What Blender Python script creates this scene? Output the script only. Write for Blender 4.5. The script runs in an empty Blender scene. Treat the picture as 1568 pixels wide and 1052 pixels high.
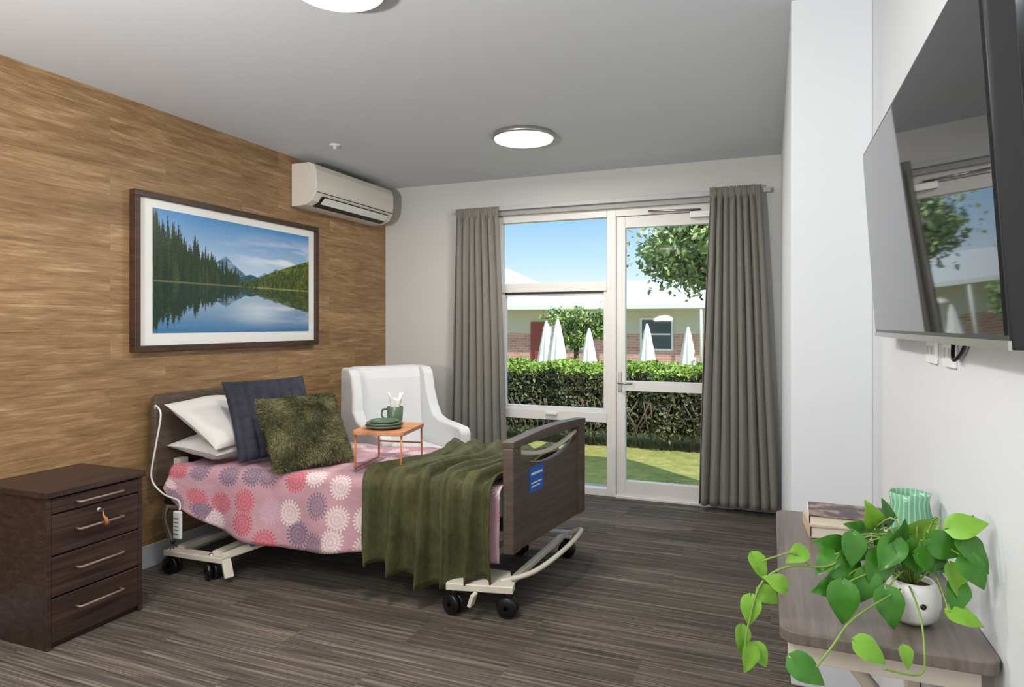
import bpy, math, random
import numpy as np
from mathutils import Vector, Matrix, noise
random.seed(3); np.random.seed(3)
S = bpy.context.scene
try:
    S.view_settings.view_transform = 'Standard'
    S.view_settings.look = 'None'
except Exception: pass

def lin(r, g, b):
    f = lambda c: (c/255/12.92) if c/255 <= .04045 else ((c/255+.055)/1.055)**2.4
    return (f(r), f(g), f(b), 1)

# ------------------------------------------------------------ materials
class NT:
    def __init__(s, name):
        s.m = bpy.data.materials.new(name); s.m.use_nodes = True
        s.t = s.m.node_tree; s.b = s.t.nodes['Principled BSDF']
    def n(s, typ, props=None, **inp):
        nd = s.t.nodes.new(typ)
        for k, v in (props or {}).items(): setattr(nd, k, v)
        for k, v in inp.items():
            key = int(k[1:]) if k[0] == '_' and k[1:].isdigit() else k.replace('_', ' ')
            s.set(nd.inputs[key], v)
        return nd
    def set(s, sock, v):
        if isinstance(v, bpy.types.NodeSocket): s.t.links.new(v, sock)
        else: sock.default_value = v
    def math(s, op, a, b=0.0, clamp=False):
        nd = s.n('ShaderNodeMath', {'operation': op, 'use_clamp': clamp}, _0=a, _1=b); return nd.outputs[0]
    def mix(s, fac, a, b, blend='MIX'):
        nd = s.n('ShaderNodeMix', {'data_type': 'RGBA', 'blend_type': blend})
        s.set(nd.inputs[0], fac); s.set(nd.inputs[6], a); s.set(nd.inputs[7], b); return nd.outputs[2]
    def ramp(s, fac, stops, interp='LINEAR'):
        nd = s.n('ShaderNodeValToRGB'); s.set(nd.inputs[0], fac); cr = nd.color_ramp; cr.interpolation = interp
        while len(cr.elements) < len(stops): cr.elements.new(0.5)
        for e, (p, c) in zip(cr.elements, stops): e.position = p; e.color = c
        return nd.outputs[0]
    def coords(s, kind='Object', scale=(1, 1, 1)):
        tc = s.n('ShaderNodeTexCoord'); mp = s.n('ShaderNodeMapping'); s.set(mp.inputs[0], tc.outputs[kind])
        mp.inputs['Scale'].default_value = scale; return mp.outputs[0]
    def noise(s, vec, scale=5, detail=4, rough=.55, dist=0):
        nd = s.n('ShaderNodeTexNoise'); s.set(nd.inputs['Vector'], vec); nd.inputs['Scale'].default_value = scale
        nd.inputs['Detail'].default_value = detail; nd.inputs['Roughness'].default_value = rough
        nd.inputs['Distortion'].default_value = dist; return nd.outputs[0]
    def bump(s, h, strength=.3, dist=.01):
        nd = s.n('ShaderNodeBump'); s.set(nd.inputs['Height'], h); nd.inputs['Strength'].default_value = strength
        nd.inputs['Distance'].default_value = dist; s.t.links.new(nd.outputs[0], s.b.inputs['Normal'])
    def P(s, **k):
        for a, v in k.items(): s.set(s.b.inputs[a.replace('_', ' ')], v)
        return s

def plain(name, col, rough=.5, metal=0, var=.06, vs=6, bump=0, bs=60, **k):
    t = NT(name); n = t.noise(t.coords(), vs, 3)
    dark = tuple(c*(1-var*2) for c in col[:3])+(1,)
    t.P(Base_Color=t.mix(n, dark, col), Roughness=rough, Metallic=metal, **k)
    if bump: t.bump(t.noise(t.coords(), bs, 4), bump, .004)
    return t.m

def wood(name, c1, c2, c3, scale, rough=.45):
    t = NT(name); v = t.coords('Object', scale)
    n = t.noise(v, 1, 7, .62, .6)
    n2 = t.noise(v, 4, 3, .5)
    f = t.math('ADD', t.math('MULTIPLY', n, .75), t.math('MULTIPLY', n2, .25))
    t.P(Base_Color=t.ramp(f, [(.3, c1), (.5, c2), (.7, c3)]), Roughness=rough); t.bump(n, .12, .003)
    return t.m

M_wall = plain('wall_paint', lin(212, 212, 208), .75, var=.015, bump=.03, bs=200)
M_wallr = plain('wall_paint_bright', lin(218, 222, 226), .7, var=.01, bump=.03, bs=200)
M_ceil = plain('ceiling_paint', lin(216, 220, 225), .85, var=.01)
M_base = plain('skirting_paint', lin(190, 193, 196), .5, var=.02)
M_white = plain('white_plastic', lin(236, 236, 232), .35, var=.015)
M_alu = plain('white_aluminium', lin(228, 226, 222), .35, var=.01)
M_dark = plain('dark_rubber', lin(30, 30, 32), .5)
M_black = plain('black_plastic', lin(22, 22, 24), .3)
M_steel = plain('brushed_steel', lin(190, 188, 184), .3, .9)
M_cream = plain('cream_powder_coat', lin(220, 212, 196), .4, var=.02)
M_cloth_w = plain('white_upholstery', lin(226, 227, 228), .85, var=.02, bump=.15, bs=300)
M_linen = plain('pillow_linen', lin(216, 213, 210), .9, var=.03, bump=.15, bs=150)
M_sheet = plain('sheet_cotton', lin(170, 182, 186), .9, var=.03)
M_walnut = wood('walnut_laminate', lin(34, 24, 20), lin(58, 42, 36), lin(88, 67, 57), (20, 1.6, 46))
M_walnut2 = wood('bed_board_laminate', lin(66, 54, 46), lin(88, 74, 64), lin(110, 94, 84), (8, 2, 60))
M_framew = wood('frame_wood', lin(44, 28, 20), lin(68, 45, 34), lin(90, 62, 46), (10, 3, 30))
M_desk = wood('desk_laminate', lin(86, 77, 71), lin(106, 96, 89), lin(124, 113, 106), (50, 3, 10), .3)
M_orange = plain('tray_orange_metal', lin(204, 126, 76), .4, var=.05)
M_tray = wood('tray_wood', lin(176, 112, 74), lin(202, 140, 98), lin(222, 164, 122), (8, 30, 8))
M_green_cer = plain('green_ceramic', lin(92, 114, 94), .3, var=.1)
M_blue = plain('blue_label', lin(24, 100, 195), .5, var=.02)

# wood plank wall
t = NT('timber_plank_wall')
tc = t.n('ShaderNodeTexCoord'); sp = t.n('ShaderNodeSeparateXYZ'); t.set(sp.inputs[0], tc.outputs['Object'])
cb = t.n('ShaderNodeCombineXYZ', None, X=sp.outputs[1], Y=sp.outputs[2])
br = t.n('ShaderNodeTexBrick', {'offset': .37, 'offset_frequency': 2, 'squash': 1}, Vector=cb.outputs[0], Scale=1.0)
br.inputs['Color1'].default_value = (0, 0, 0, 1); br.inputs['Color2'].default_value = (1, 1, 1, 1); br.inputs['Mortar'].default_value = (0, 0, 0, 1)
br.inputs['Mortar Size'].default_value = .0009; br.inputs['Brick Width'].default_value = .95; br.inputs['Row Height'].default_value = .15
off = t.n('ShaderNodeVectorMath', {'operation': 'SCALE'}, _0=br.outputs[0]); off.inputs['Scale'].default_value = 7.0
vv = t.n('ShaderNodeVectorMath', {'operation': 'ADD'}, _0=cb.outputs[0], _1=off.outputs[0])
def mpn(sc, d, r, dist):
    m = t.n('ShaderNodeMapping'); t.set(m.inputs[0], vv.outputs[0]); m.inputs['Scale'].default_value = sc
    return t.noise(m.outputs[0], 1, d, r, dist)
g1 = mpn((5, 110, 1), 6, .7, .5); g2 = mpn((2.2, 18, 1), 5, .6, 1.0); g3 = mpn((14, 300, 1), 2, .6, 0)
f = t.math('ADD', t.math('ADD', t.math('MULTIPLY', g1, .36), t.math('MULTIPLY', g2, .44)), t.math('MULTIPLY', g3, .20))
col = t.ramp(f, [(.36, lin(116, 88, 58)), (.46, lin(144, 112, 76)), (.54, lin(162, 130, 92)), (.64, lin(190, 163, 126))])
tone = t.mix(br.outputs[0], (.84, .82, .79, 1), (1.08, 1.08, 1.08, 1))
col = t.mix(1.0, col, tone, 'MULTIPLY')
col = t.mix(t.math('MULTIPLY', br.outputs[1], .4), col, lin(90, 62, 40))
t.P(Base_Color=col, Roughness=.5); t.bump(g1, .08, .002); M_timber = t.m

# carpet
t = NT('striped_carpet')
tc = t.n('ShaderNodeTexCoord'); ob = tc.outputs['Object']
br = t.n('ShaderNodeTexBrick', {'offset': .5}, Vector=ob, Scale=1.0)
br.inputs['Color1'].default_value = (0, 0, 0, 1); br.inputs['Color2'].default_value = (1, 1, 1, 1); br.inputs['Mortar Size'].default_value = 0
br.inputs['Brick Width'].default_value = 1.0; br.inputs['Row Height'].default_value = .25
off = t.n('ShaderNodeVectorMath', {'operation': 'SCALE'}, _0=br.outputs[0]); off.inputs['Scale'].default_value = 3.0
vv = t.n('ShaderNodeVectorMath', {'operation': 'ADD'}, _0=ob, _1=off.outputs[0])
def st(sc, d=4, r=.6):
    m = t.n('ShaderNodeMapping'); t.set(m.inputs[0], vv.outputs[0]); m.inputs['Scale'].default_value = sc
    return t.noise(m.outputs[0], 1, d, r)
a = st((2.2, 130, 1), 2, .6); b = st((.7, 45, 1), 2); c = st((4, 150, 1), 2); big = st((.8, 6, 1), 2)
f = t.math('ADD', t.math('ADD', t.math('MULTIPLY', a, .55), t.math('MULTIPLY', b, .28)), t.math('MULTIPLY', big, .17))
col = t.ramp(f, [(.37, lin(50, 44, 40)), (.46, lin(72, 64, 57)), (.53, lin(93, 83, 74)), (.62, lin(134, 124, 111))])
blue = t.ramp(c, [(.52, (0, 0, 0, 1)), (.62, (1, 1, 1, 1))])
col = t.mix(t.math('MULTIPLY', blue, .4), col, lin(98, 100, 96))
tone = t.mix(br.outputs[0], (.86, .84, .82, 1), (1.06, 1.05, 1.03, 1))
t.P(Base_Color=t.mix(1.0, col, tone, 'MULTIPLY'), Roughness=.95)
t.bump(t.math('ADD', a, t.noise(ob, 300, 2)), .6, .006); M_carpet = t.m

# curtain
t = NT('curtain_fabric'); v = t.coords('Object', (60, 60, 60)); n = t.noise(v, 4, 3)
t.P(Base_Color=t.mix(n, lin(116, 113, 106), lin(140, 137, 129)), Roughness=.9); t.bump(n, .2, .002)
try: t.b.inputs['Sheen Weight'].default_value = .15
except Exception: pass
M_curtain = t.m

# bedspread
t = NT('floral_bedspread')
v = t.coords('UV', (6.8, 6.8, 1))
vo = t.n('ShaderNodeTexVoronoi', {'voronoi_dimensions': '2D'}, Vector=v, Scale=1.0, Randomness=.62)
df = t.n('ShaderNodeVectorMath', {'operation': 'SUBTRACT'}, _0=v, _1=vo.outputs['Position'])
sx = t.n('ShaderNodeSeparateXYZ'); t.set(sx.inputs[0], df.outputs[0])
ang = t.math('ARCTAN2', sx.outputs[1], sx.outputs[0])
rays = t.math('ADD', t.math('MULTIPLY', t.math('SINE', t.math('MULTIPLY', ang, 20)), .5), .5)
r = vo.outputs['Distance']
edge = t.math('LESS_THAN', r, t.math('ADD', t.math('MULTIPLY', rays, .12), .33))
rings = t.math('ADD', t.math('MULTIPLY', t.math('SINE', t.math('MULTIPLY', r, 50)), .5), .5)
inner = t.math('ADD', t.math('MULTIPLY', t.math('MULTIPLY', rays, rings), .7), .42, True)
mask = t.math('MULTIPLY', edge, inner)
sc = t.n('ShaderNodeSeparateColor'); t.set(sc.inputs[0], vo.outputs['Color'])
fc = t.ramp(sc.outputs[0], [(0, lin(240, 226, 224)), (.34, lin(116, 104, 128)), (.54, lin(206, 76, 92)), (.70, lin(206, 170, 186)), (.84, lin(96, 96, 122))], 'CONSTANT')
basec = t.mix(t.noise(v, 1.3, 3), lin(186, 142, 154), lin(204, 164, 172))
t.P(Base_Color=t.mix(mask, basec, fc), Roughness=.85); t.bump(t.noise(t.coords('UV', (1, 1, 1)), 14, 5), .35, .02); M_spread = t.m

def fuzzy(name, c1, c2, sc=40, bs=.6, sheen=.35):
    t = NT(name); v = t.coords(); n = t.noise(v, sc, 5, .65, .4); n2 = t.noise(v, sc*.18, 3)
    f = t.math('ADD', t.math('MULTIPLY', n, .5), t.math('MULTIPLY', n2, .5))
    t.P(Base_Color=t.ramp(f, [(.36, c1), (.62, c2)]), Roughness=.75)
    try:
        t.b.inputs['Sheen Weight'].default_value = sheen; t.b.inputs['Sheen Roughness'].default_value = .4
        t.b.inputs['Sheen Tint'].default_value = tuple(min(1, x*6) for x in c2[:3])+(1,)
    except Exception: pass
    t.bump(n, bs, .01); return t.m
M_throw = fuzzy('olive_fleece', lin(46, 47, 20), lin(80, 80, 42), 30, .25, .25)
M_fur = fuzzy('olive_faux_fur', lin(44, 46, 26), lin(84, 84, 50), 34, .9, .1)
M_navy = fuzzy('navy_velvet', lin(22, 24, 36), lin(44, 46, 62), 30, .35)
t = NT('faux_fur_strand'); g = t.n('ShaderNodeNewGeometry'); n = t.noise(t.coords(), 9, 3, .6)
f = t.math('ADD', t.math('MULTIPLY', g.outputs['Random Per Island'], .4), t.math('MULTIPLY', n, .6))
t.P(Base_Color=t.ramp(f, [(.3, lin(48, 50, 28)), (.48, lin(92, 90, 54)), (.68, lin(148, 142, 102))]), Roughness=.7); M_strand = t.m

def leafmat(name, c1, c2, c3, sub=.0):
    t = NT(name); g = t.n('ShaderNodeNewGeometry')
    t.P(Base_Color=t.ramp(g.outputs['Random Per Island'], [(0, c1), (.55, c2), (1, c3)]), Roughness=.5); return t.m
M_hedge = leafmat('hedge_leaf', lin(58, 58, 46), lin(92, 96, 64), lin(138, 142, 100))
M_hedget = leafmat('hedge_leaf_sunlit', lin(104, 136, 52), lin(146, 178, 72), lin(190, 210, 110))  # brighter leaf colour, sunlight on the hedge top put into it
M_tree = leafmat('tree_leaf', lin(84, 106, 56), lin(138, 164, 92), lin(204, 216, 152))
M_bark = plain('bark', lin(118, 100, 88), .9, var=.2, vs=20)
t = NT('lawn'); n = t.noise(t.coords(), 9, 8, .7)
t.P(Base_Color=t.ramp(n, [(.3, lin(134, 138, 66)), (.55, lin(172, 172, 94)), (.75, lin(208, 200, 136))]), Roughness=.95); t.bump(n, .8, .03); M_lawn = t.m
t = NT('face_brick')
br = t.n('ShaderNodeTexBrick', None, Scale=1.0)
tc = t.n('ShaderNodeTexCoord'); sp = t.n('ShaderNodeSeparateXYZ'); t.set(sp.inputs[0], tc.outputs['Object'])
cb = t.n('ShaderNodeCombineXYZ', None, X=sp.outputs[0], Y=sp.outputs[2]); t.set(br.inputs['Vector'], cb.outputs[0])
br.inputs['Color1'].default_value = lin(186, 134, 116); br.inputs['Color2'].default_value = lin(206, 160, 142); br.inputs['Mortar'].default_value = lin(210, 192, 176)
br.inputs['Brick Width'].default_value = .3; br.inputs['Row Height'].default_value = .1; br.inputs['Mortar Size'].default_value = .01
t.P(Base_Color=br.outputs[0], Roughness=.9); M_brick = t.m
M_render = plain('rendered_wall', lin(214, 210, 194), .9)
M_roof = plain('metal_roof', lin(226, 222, 214), .5, var=.03)
M_winglass = plain('dark_window_glass', lin(86, 94, 102), .15)
M_canvas = plain('umbrella_canvas', lin(240, 236, 228), .85, var=.03)
M_conc = plain('concrete', lin(206, 200, 190), .9, var=.06)

# glass pane
t = NT('window_glass')
for nn in list(t.t.nodes):
    if nn.type != 'OUTPUT_MATERIAL': t.t.nodes.remove(nn)
tr = t.t.nodes.new('ShaderNodeBsdfTransparent'); tr.inputs[0].default_value = (.97, .98, .98, 1)
gl = t.t.nodes.new('ShaderNodeBsdfGlossy'); gl.inputs['Roughness'].default_value = .02
mx = t.t.nodes.new('ShaderNodeMixShader'); mx.inputs[0].default_value = .003
t.t.links.new(tr.outputs[0], mx.inputs[1]); t.t.links.new(gl.outputs[0], mx.inputs[2])
t.t.links.new(mx.outputs[0], [n for n in t.t.nodes if n.type == 'OUTPUT_MATERIAL'][0].inputs[0]); M_glass = t.m

t = NT('tv_screen_glass'); t.P(Base_Color=(.010, .011, .013, 1), Roughness=.03)
t.b.inputs['IOR'].default_value = 1.8; M_screen = t.m
t = NT('lamp_diffuser'); t.P(Base_Color=(1, 1, 1, 1), Emission_Color=(1, .95, .86, 1), Emission_Strength=2.4); M_lamp = t.m
t = NT('pothos_leaf'); g = t.n('ShaderNodeNewGeometry')
rr = t.ramp(g.outputs['Random Per Island'], [(0, lin(10, 58, 22)), (.5, lin(32, 100, 28)), (1, lin(88, 154, 36))])
n = t.noise(t.coords(), 45, 3); t.P(Base_Color=t.mix(t.math('MULTIPLY', n, .35), rr, lin(110, 168, 54)), Roughness=.22); M_pothos = t.m
t = NT('pothos_leaf_young'); g = t.n('ShaderNodeNewGeometry')
t.P(Base_Color=t.ramp(g.outputs['Random Per Island'], [(0, lin(84, 148, 34)), (1, lin(142, 190, 62))]), Roughness=.3); M_pothosy = t.m
M_stem = plain('vine_stem', lin(130, 160, 72), .5)

# ------------------------------------------------------------ geometry helpers
def empty(name, loc=(0, 0, 0), rot=(0, 0, 0)):
    e = bpy.data.objects.new(name, None); e.empty_display_size = .1; e.location = loc; e.rotation_euler = rot
    S.collection.objects.link(e); return e
def mk(name, verts, faces, mat, parent=None, smooth=False, uv=None, bevel=0, fmap=None, subsurf=0, solid=0):
    if fmap: verts = [fmap(*v) for v in verts]
    me = bpy.data.meshes.new(name); me.from_pydata([tuple(v) for v in verts], [], faces); me.update()
    if mat: me.materials.append(mat)
    if smooth: me.polygons.foreach_set('use_smooth', [True]*len(me.polygons))
    if uv is not None:
        l = me.uv_layers.new(name='UVMap')
        for lp in me.loops: l.data[lp.index].uv = uv[lp.vertex_index]
    o = bpy.data.objects.new(name, me); S.collection.objects.link(o)
    if parent: o.parent = parent
    if solid: m = o.modifiers.new('s', 'SOLIDIFY'); m.thickness = solid; m.offset = 0
    if bevel:
        m = o.modifiers.new('b', 'BEVEL'); m.width = bevel; m.segments = 3; m.limit_method = 'ANGLE'
        m.harden_normals = False
    if subsurf: m = o.modifiers.new('ss', 'SUBSURF'); m.levels = subsurf; m.render_levels = subsurf
    return o
BF = [(0, 3, 2, 1), (4, 5, 6, 7), (0, 1, 5, 4), (1, 2, 6, 5), (2, 3, 7, 6), (3, 0, 4, 7)]
def bv(x0, x1, y0, y1, z0, z1):
    return [(x0, y0, z0), (x1, y0, z0), (x1, y1, z0), (x0, y1, z0), (x0, y0, z1), (x1, y0, z1), (x1, y1, z1), (x0, y1, z1)]
def box(name, x0, x1, y0, y1, z0, z1, mat, parent=None, bevel=.003, fmap=None):
    return mk(name, bv(x0, x1, y0, y1, z0, z1), BF, mat, parent, bevel=bevel, fmap=fmap)
def tube(name, pts, rad, mat, parent=None, seg=10, smoothn=0):
    pts = [Vector(p) for p in pts]
    if smoothn:
        out = []
        for i in range(len(pts)-1):
            p0 = pts[max(i-1, 0)]; p1 = pts[i]; p2 = pts[i+1]; p3 = pts[min(i+2, len(pts)-1)]
            for k in range(smoothn):
                u = k/smoothn
                out.append(.5*((2*p1)+(-p0+p2)*u+(2*p0-5*p1+4*p2-p3)*u*u+(-p0+3*p1-3*p2+p3)*u**3))
        out.append(pts[-1]); pts = out
    vs = []; fs = []; n = None
    for i, p in enumerate(pts):
        tg = (pts[min(i+1, len(pts)-1)]-pts[max(i-1, 0)]).normalized()
        if n is None: n = tg.orthogonal().normalized()
        n = (n-tg*n.dot(tg)).normalized(); b = tg.cross(n)
        rr = rad(i/(len(pts)-1)) if callable(rad) else rad
        for k in range(seg):
            a = 2*math.pi*k/seg; vs.append(p+n*math.cos(a)*rr+b*math.sin(a)*rr)
    for i in range(len(pts)-1):
        for k in range(seg):
            fs.append((i*seg+k, i*seg+(k+1) % seg, (i+1)*seg+(k+1) % seg, (i+1)*seg+k))
    fs.append(tuple(range(seg))[::-1]); fs.append(tuple((len(pts)-1)*seg+k for k in range(seg)))
    return mk(name, vs, fs, mat, parent, smooth=True)
def lathe(name, prof, cen, mat, parent=None, seg=40, wav=None, axis='z'):
    vs = []; fs = []
    for i, (r, z) in enumerate(prof):
        for k in range(seg):
            a = 2*math.pi*k/seg; rr = r*(1+(wav(a, i/(len(prof)-1)) if wav else 0))
            if axis == 'z': p = (cen[0]+rr*math.cos(a), cen[1]+rr*math.sin(a), cen[2]+z)
            elif axis == 'x': p = (cen[0]+z, cen[1]+rr*math.cos(a), cen[2]+rr*math.sin(a))
            else: p = (cen[0]+rr*math.cos(a), cen[1]+z, cen[2]+rr*math.sin(a))
            vs.append(p)
    for i in range(len(prof)-1):
        for k in range(seg): fs.append((i*seg+k, i*seg+(k+1) % seg, (i+1)*seg+(k+1) % seg, (i+1)*seg+k))
    return mk(name, vs, fs, mat, parent, smooth=True)
def surf(name, nu, nv, fn, mat, parent=None, uvf=None, solid=0, fmap=None):
    vs = []; uv = [] if uvf else None; fs = []
    for j in range(nv+1):
        for i in range(nu+1):
            vs.append(fn(i/nu, j/nv))
            if uvf: uv.append(uvf(i/nu, j/nv))
    w = nu+1
    for j in range(nv):
        for i in range(nu): fs.append((j*w+i, j*w+i+1, (j+1)*w+i+1, (j+1)*w+i))
    return mk(name, vs, fs, mat, parent, smooth=True, uv=uv, solid=solid, fmap=fmap)
def extrude_prof(name, prof, a0, a1, mat, parent=None, bevel=.01, fn=None, smooth=False):
    n = len(prof); vs = [fn(p, q, a0) for p, q in prof]+[fn(p, q, a1) for p, q in prof]
    fs = [tuple(range(n)), tuple(range(2*n-1, n-1, -1))]+[(i, i+n, (i+1) % n+n, (i+1) % n) for i in range(n)]
    o = mk(name, vs, fs, mat, parent, bevel=bevel)
    import bmesh
    bm = bmesh.new(); bm.from_mesh(o.data); bmesh.ops.recalc_face_normals(bm, faces=bm.faces); bm.to_mesh(o.data); bm.free()
    if smooth: o.data.polygons.foreach_set('use_smooth', [True]*len(o.data.polygons))
    return o
def basis(cen, right, down):
    r = Vector(right).normalized(); d = Vector(down); d = (d-r*d.dot(r)).normalized(); up = -d; n = r.cross(up)
    m = Matrix((r, up, n)).transposed().to_4x4(); m.translation = Vector(cen); return m
def pillow(name, w, h, th, M, mat, parent=None, nz=.012, ns=6, quilt=0, n=44, sag=.08, fur=None):
    vs = []; fs = []; N = n+1
    for side in (1, -1):
        for j in range(N):
            for i in range(N):
                a = 2*i/n-1; b = 2*j/n-1
                e = max(0, (1-a*a)*(1-b*b))**.42
                px = a*w/2*(1-sag*(1-b*b)*abs(a)**2); py = b*h/2*(1-sag*(1-a*a)*abs(b)**2)
                z = side*th/2*e
                q = noise.noise(Vector((px*ns+w*7, py*ns+side*3, th*9)))*nz*(e+.15)
                if quilt:
                    fx = abs(math.sin(px*quilt+.25*math.sin(py*9)))**.4; fy = .7+.3*abs(math.sin(py*quilt*.5))**.3
                    z += -side*(1-fx*fy)*.03*e
                vs.append(M @ Vector((px, py, z+q)))
    for s in (0, 1):
        o = s*N*N
        for j in range(n):
            for i in range(n):
                f = (o+j*N+i, o+j*N+i+1, o+(j+1)*N+i+1, o+(j+1)*N+i); fs.append(f if s == 0 else f[::-1])
    ob = mk(name, vs, fs, mat, parent, smooth=True)
    if fur:
        me = ob.data; rg = random.Random(4); fv = []; ff = []; dn = -(M.to_3x3() @ Vector((0, 1, 0)))
        polys = list(me.polygons)
        for k in range(26000):
            pg = polys[rg.randrange(len(polys))]; a, b, c, d_ = [me.vertices[i].co for i in pg.vertices]
            u, v = rg.random(), rg.random(); p = (a*(1-u)+b*u)*(1-v)+(d_*(1-u)+c*u)*v
            fl = noise.noise_vector(p*9)
            dr = (pg.normal*.6+dn*.6+fl*1.1+Vector((rg.gauss(0, .25), rg.gauss(0, .25), rg.gauss(0, .25)))).normalized()
            L = .014+.009*rg.random(); sd = dr.cross(pg.normal+Vector((.01, 0, 0))).normalized()*.0014; i0 = len(fv)
            fv += [p-sd, p+sd, p+dr*L]; ff.append((i0, i0+1, i0+2))
        mk('fur', [tuple(x) for x in fv], ff, fur, ob)
    return ob

XL, XR, YB, YF, ZC = -3.34, .355, 5.23, -1.6, 2.66
# ------------------------------------------------------------ room
box('floor', XL-.1, XR+.1, YF-.1, YB+.12, -.08, 0, M_carpet, bevel=0)
box('ceiling', XL-.1, XR+.1, YF-.1, YB+.12, ZC, ZC+.1, M_ceil, bevel=0)
box('wall_left', XL-.12, XL, YF-.1, YB+.12, 0, ZC, M_timber, bevel=0)
box('wall_right', XR, XR+.12, YF-.1, YB+.12, 0, ZC, M_wallr, bevel=0)
box('wall_front', XL, XR, YF-.12, YF, 0, ZC, M_wall, bevel=0)
box('wall_column', .074, XR, 2.76, YB, 0, ZC, M_wallr, bevel=.004)
wb = empty('wall_back')
WX0, WX1, WZ = -2.22, -.2, 2.34
box('wall_back_left_part', XL, WX0, YB, YB+.12, 0, ZC, M_wall, wb, 0)
box('wall_back_right_part', WX1, XR, YB, YB+.12, 0, ZC, M_wall, wb, 0)
box('wall_back_head_part', WX0, WX1, YB, YB+.12, WZ, ZC, M_wall, wb, 0)
box('baseboard_left', XL, XL+.015, YF, YB, 0, .13, M_base, bevel=.003)
box('baseboard_back', XL+.015, WX0-.03, YB-.015, YB, 0, .13, M_base, bevel=.003)
box('baseboard_right', WX1+.03, .074, YB-.015, YB, 0, .13, M_base, bevel=.003)

# windows & door
w = empty('window_1'); y0, y1 = YB+.0, YB+.07
box('jamb_left', WX0, -2.165, y0, y1, 0, WZ, M_alu, w); box('mullion', -1.24, -1.165, y0, y1, 0, WZ, M_alu, w)
box('head', -2.165, -1.24, y0, y1, 2.275, WZ, M_alu, w); box('transom', -2.165, -1.24, y0-.005, y1, 1.675, 1.75, M_alu, w)
box('lower_rail', -2.165, -1.24, y0-.005, y1, .60, .68, M_alu, w); box('sill', -2.165, -1.24, y0, y1, 0, .06, M_alu, w)
for nm, a in (('sash_l', (-2.165, -2.135, .68, 1.675)), ('sash_r', (-1.27, -1.24, .68, 1.675)), ('sash_t', (-2.135, -1.27, 1.645, 1.675)), ('sash_b', (-2.135, -1.27, .68, .71))):
    box(nm, a[0], a[1], y0+.01, y1-.01, a[2], a[3], M_alu, w)
box('seal_t', -2.135, -1.27, y0+.003, y0+.03, 1.658, 1.675, M_dark, w, 0); box('seal_b', -2.165, -1.24, y0+.002, y0+.03, .596, .602, M_dark, w, 0)
box('winder', -1.76, -1.66, y0-.03, y0, .645, .665, M_alu, w)
for i, (a, b) in enumerate(((.06, .60), (.71, 1.645), (1.75, 2.275))):
    box('pane_%d' % i, -2.165, -1.24, YB+.035, YB+.041, a, b, M_glass, w, 0)
d = empty('door_1'); y0, y1 = YB+.005, YB+.06
box('frame_head', -1.165, WX1, YB, YB+.08, 2.275, WZ, M_alu, d); box('frame_right', -.255, WX1, YB, YB+.08, 0, 2.275, M_alu, d)
box('threshold', -1.165, -.255, YB-.02, YB+.1, 0, .02, M_alu, d)
box('stile_left', -1.16, -1.09, y0, y1, .02, 2.27, M_alu, d); box('stile_right', -.33, -.26, y0, y1, .02, 2.27, M_alu, d)
box('rail_top', -1.09, -.33, y0, y1, 2.18, 2.27, M_alu, d); box('rail_mid', -1.09, -.33, y0, y1, .865, .945, M_alu, d); box('rail_bottom', -1.09, -.33, y0, y1, .02, .14, M_alu, d)
for i, (a, b) in enumerate(((.14, .865), (.945, 2.18))): box('pane_%d' % i, -1.09, -.33, YB+.03, YB+.036, a, b, M_glass, d, 0)
box('handle_plate', -1.148, -1.118, YB-.004, YB+.006, .86, 1.02, M_steel, d)
tube('handle_lever', [(-1.133, YB, .93), (-1.133, YB-.05, .93), (-1.10, YB-.055, .93), (-1.02, YB-.055, .93)], .009, M_steel, d)
box('closer_body', -.58, -.36, YB-.05, YB+.004, 2.225, 2.275, M_steel, d); tube('closer_arm', [(-.5, YB-.03, 2.285), (-.9, YB-.035, 2.295)], .009, M_steel, d)

# curtain track & curtains
tr_ = empty('curtain_track'); box('rail', -2.62, .0, 5.145, 5.18, 2.375, 2.41, M_base, tr_); box('fascia', -2.2, -.2, 5.185, 5.228, 2.335, 2.375, plain('blind_box_grey', lin(168, 168, 165), .5), tr_)
for x in (-2.5, -1.3, -.1): box('bracket', x-.01, x+.01, 5.18, 5.228, 2.38, 2.40, M_base, tr_)
def curtain(nm, t0, t1, b0, b1, zt, zb, n, seed):
    def fn(p, q):
        z = zb+(zt-zb)*q; k = q**1.3; l = b0+(t0-b0)*k; r_ = b1+(t1-b1)*k
        ph = p*n*2*math.pi+.9*noise.noise(Vector((p*3, q*1.3, seed)))*3*(1-q)
        A = .028+.022*noise.noise(Vector((p*6, seed, q*1.5)))
        if q > .965: A *= .5; ph = p*n*2.5*2*math.pi
        x = l+(r_-l)*p+.008*math.sin(ph*1.0+1.3)
        return (x, 5.10+A*math.sin(ph)+.012*noise.noise(Vector((p*14, q*3, seed))), z+.006*math.sin(ph)*(q > .96))
    return surf(nm, 190, 46, fn, M_curtain, solid=.003)
curtain('curtain', -2.545, -2.15, -2.60, -2.07, 2.40, .03, 7, 1.0)
curtain('curtain.001', -.425, -.075, -.51, .04, 2.425, .045, 8, 5.0)

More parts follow.
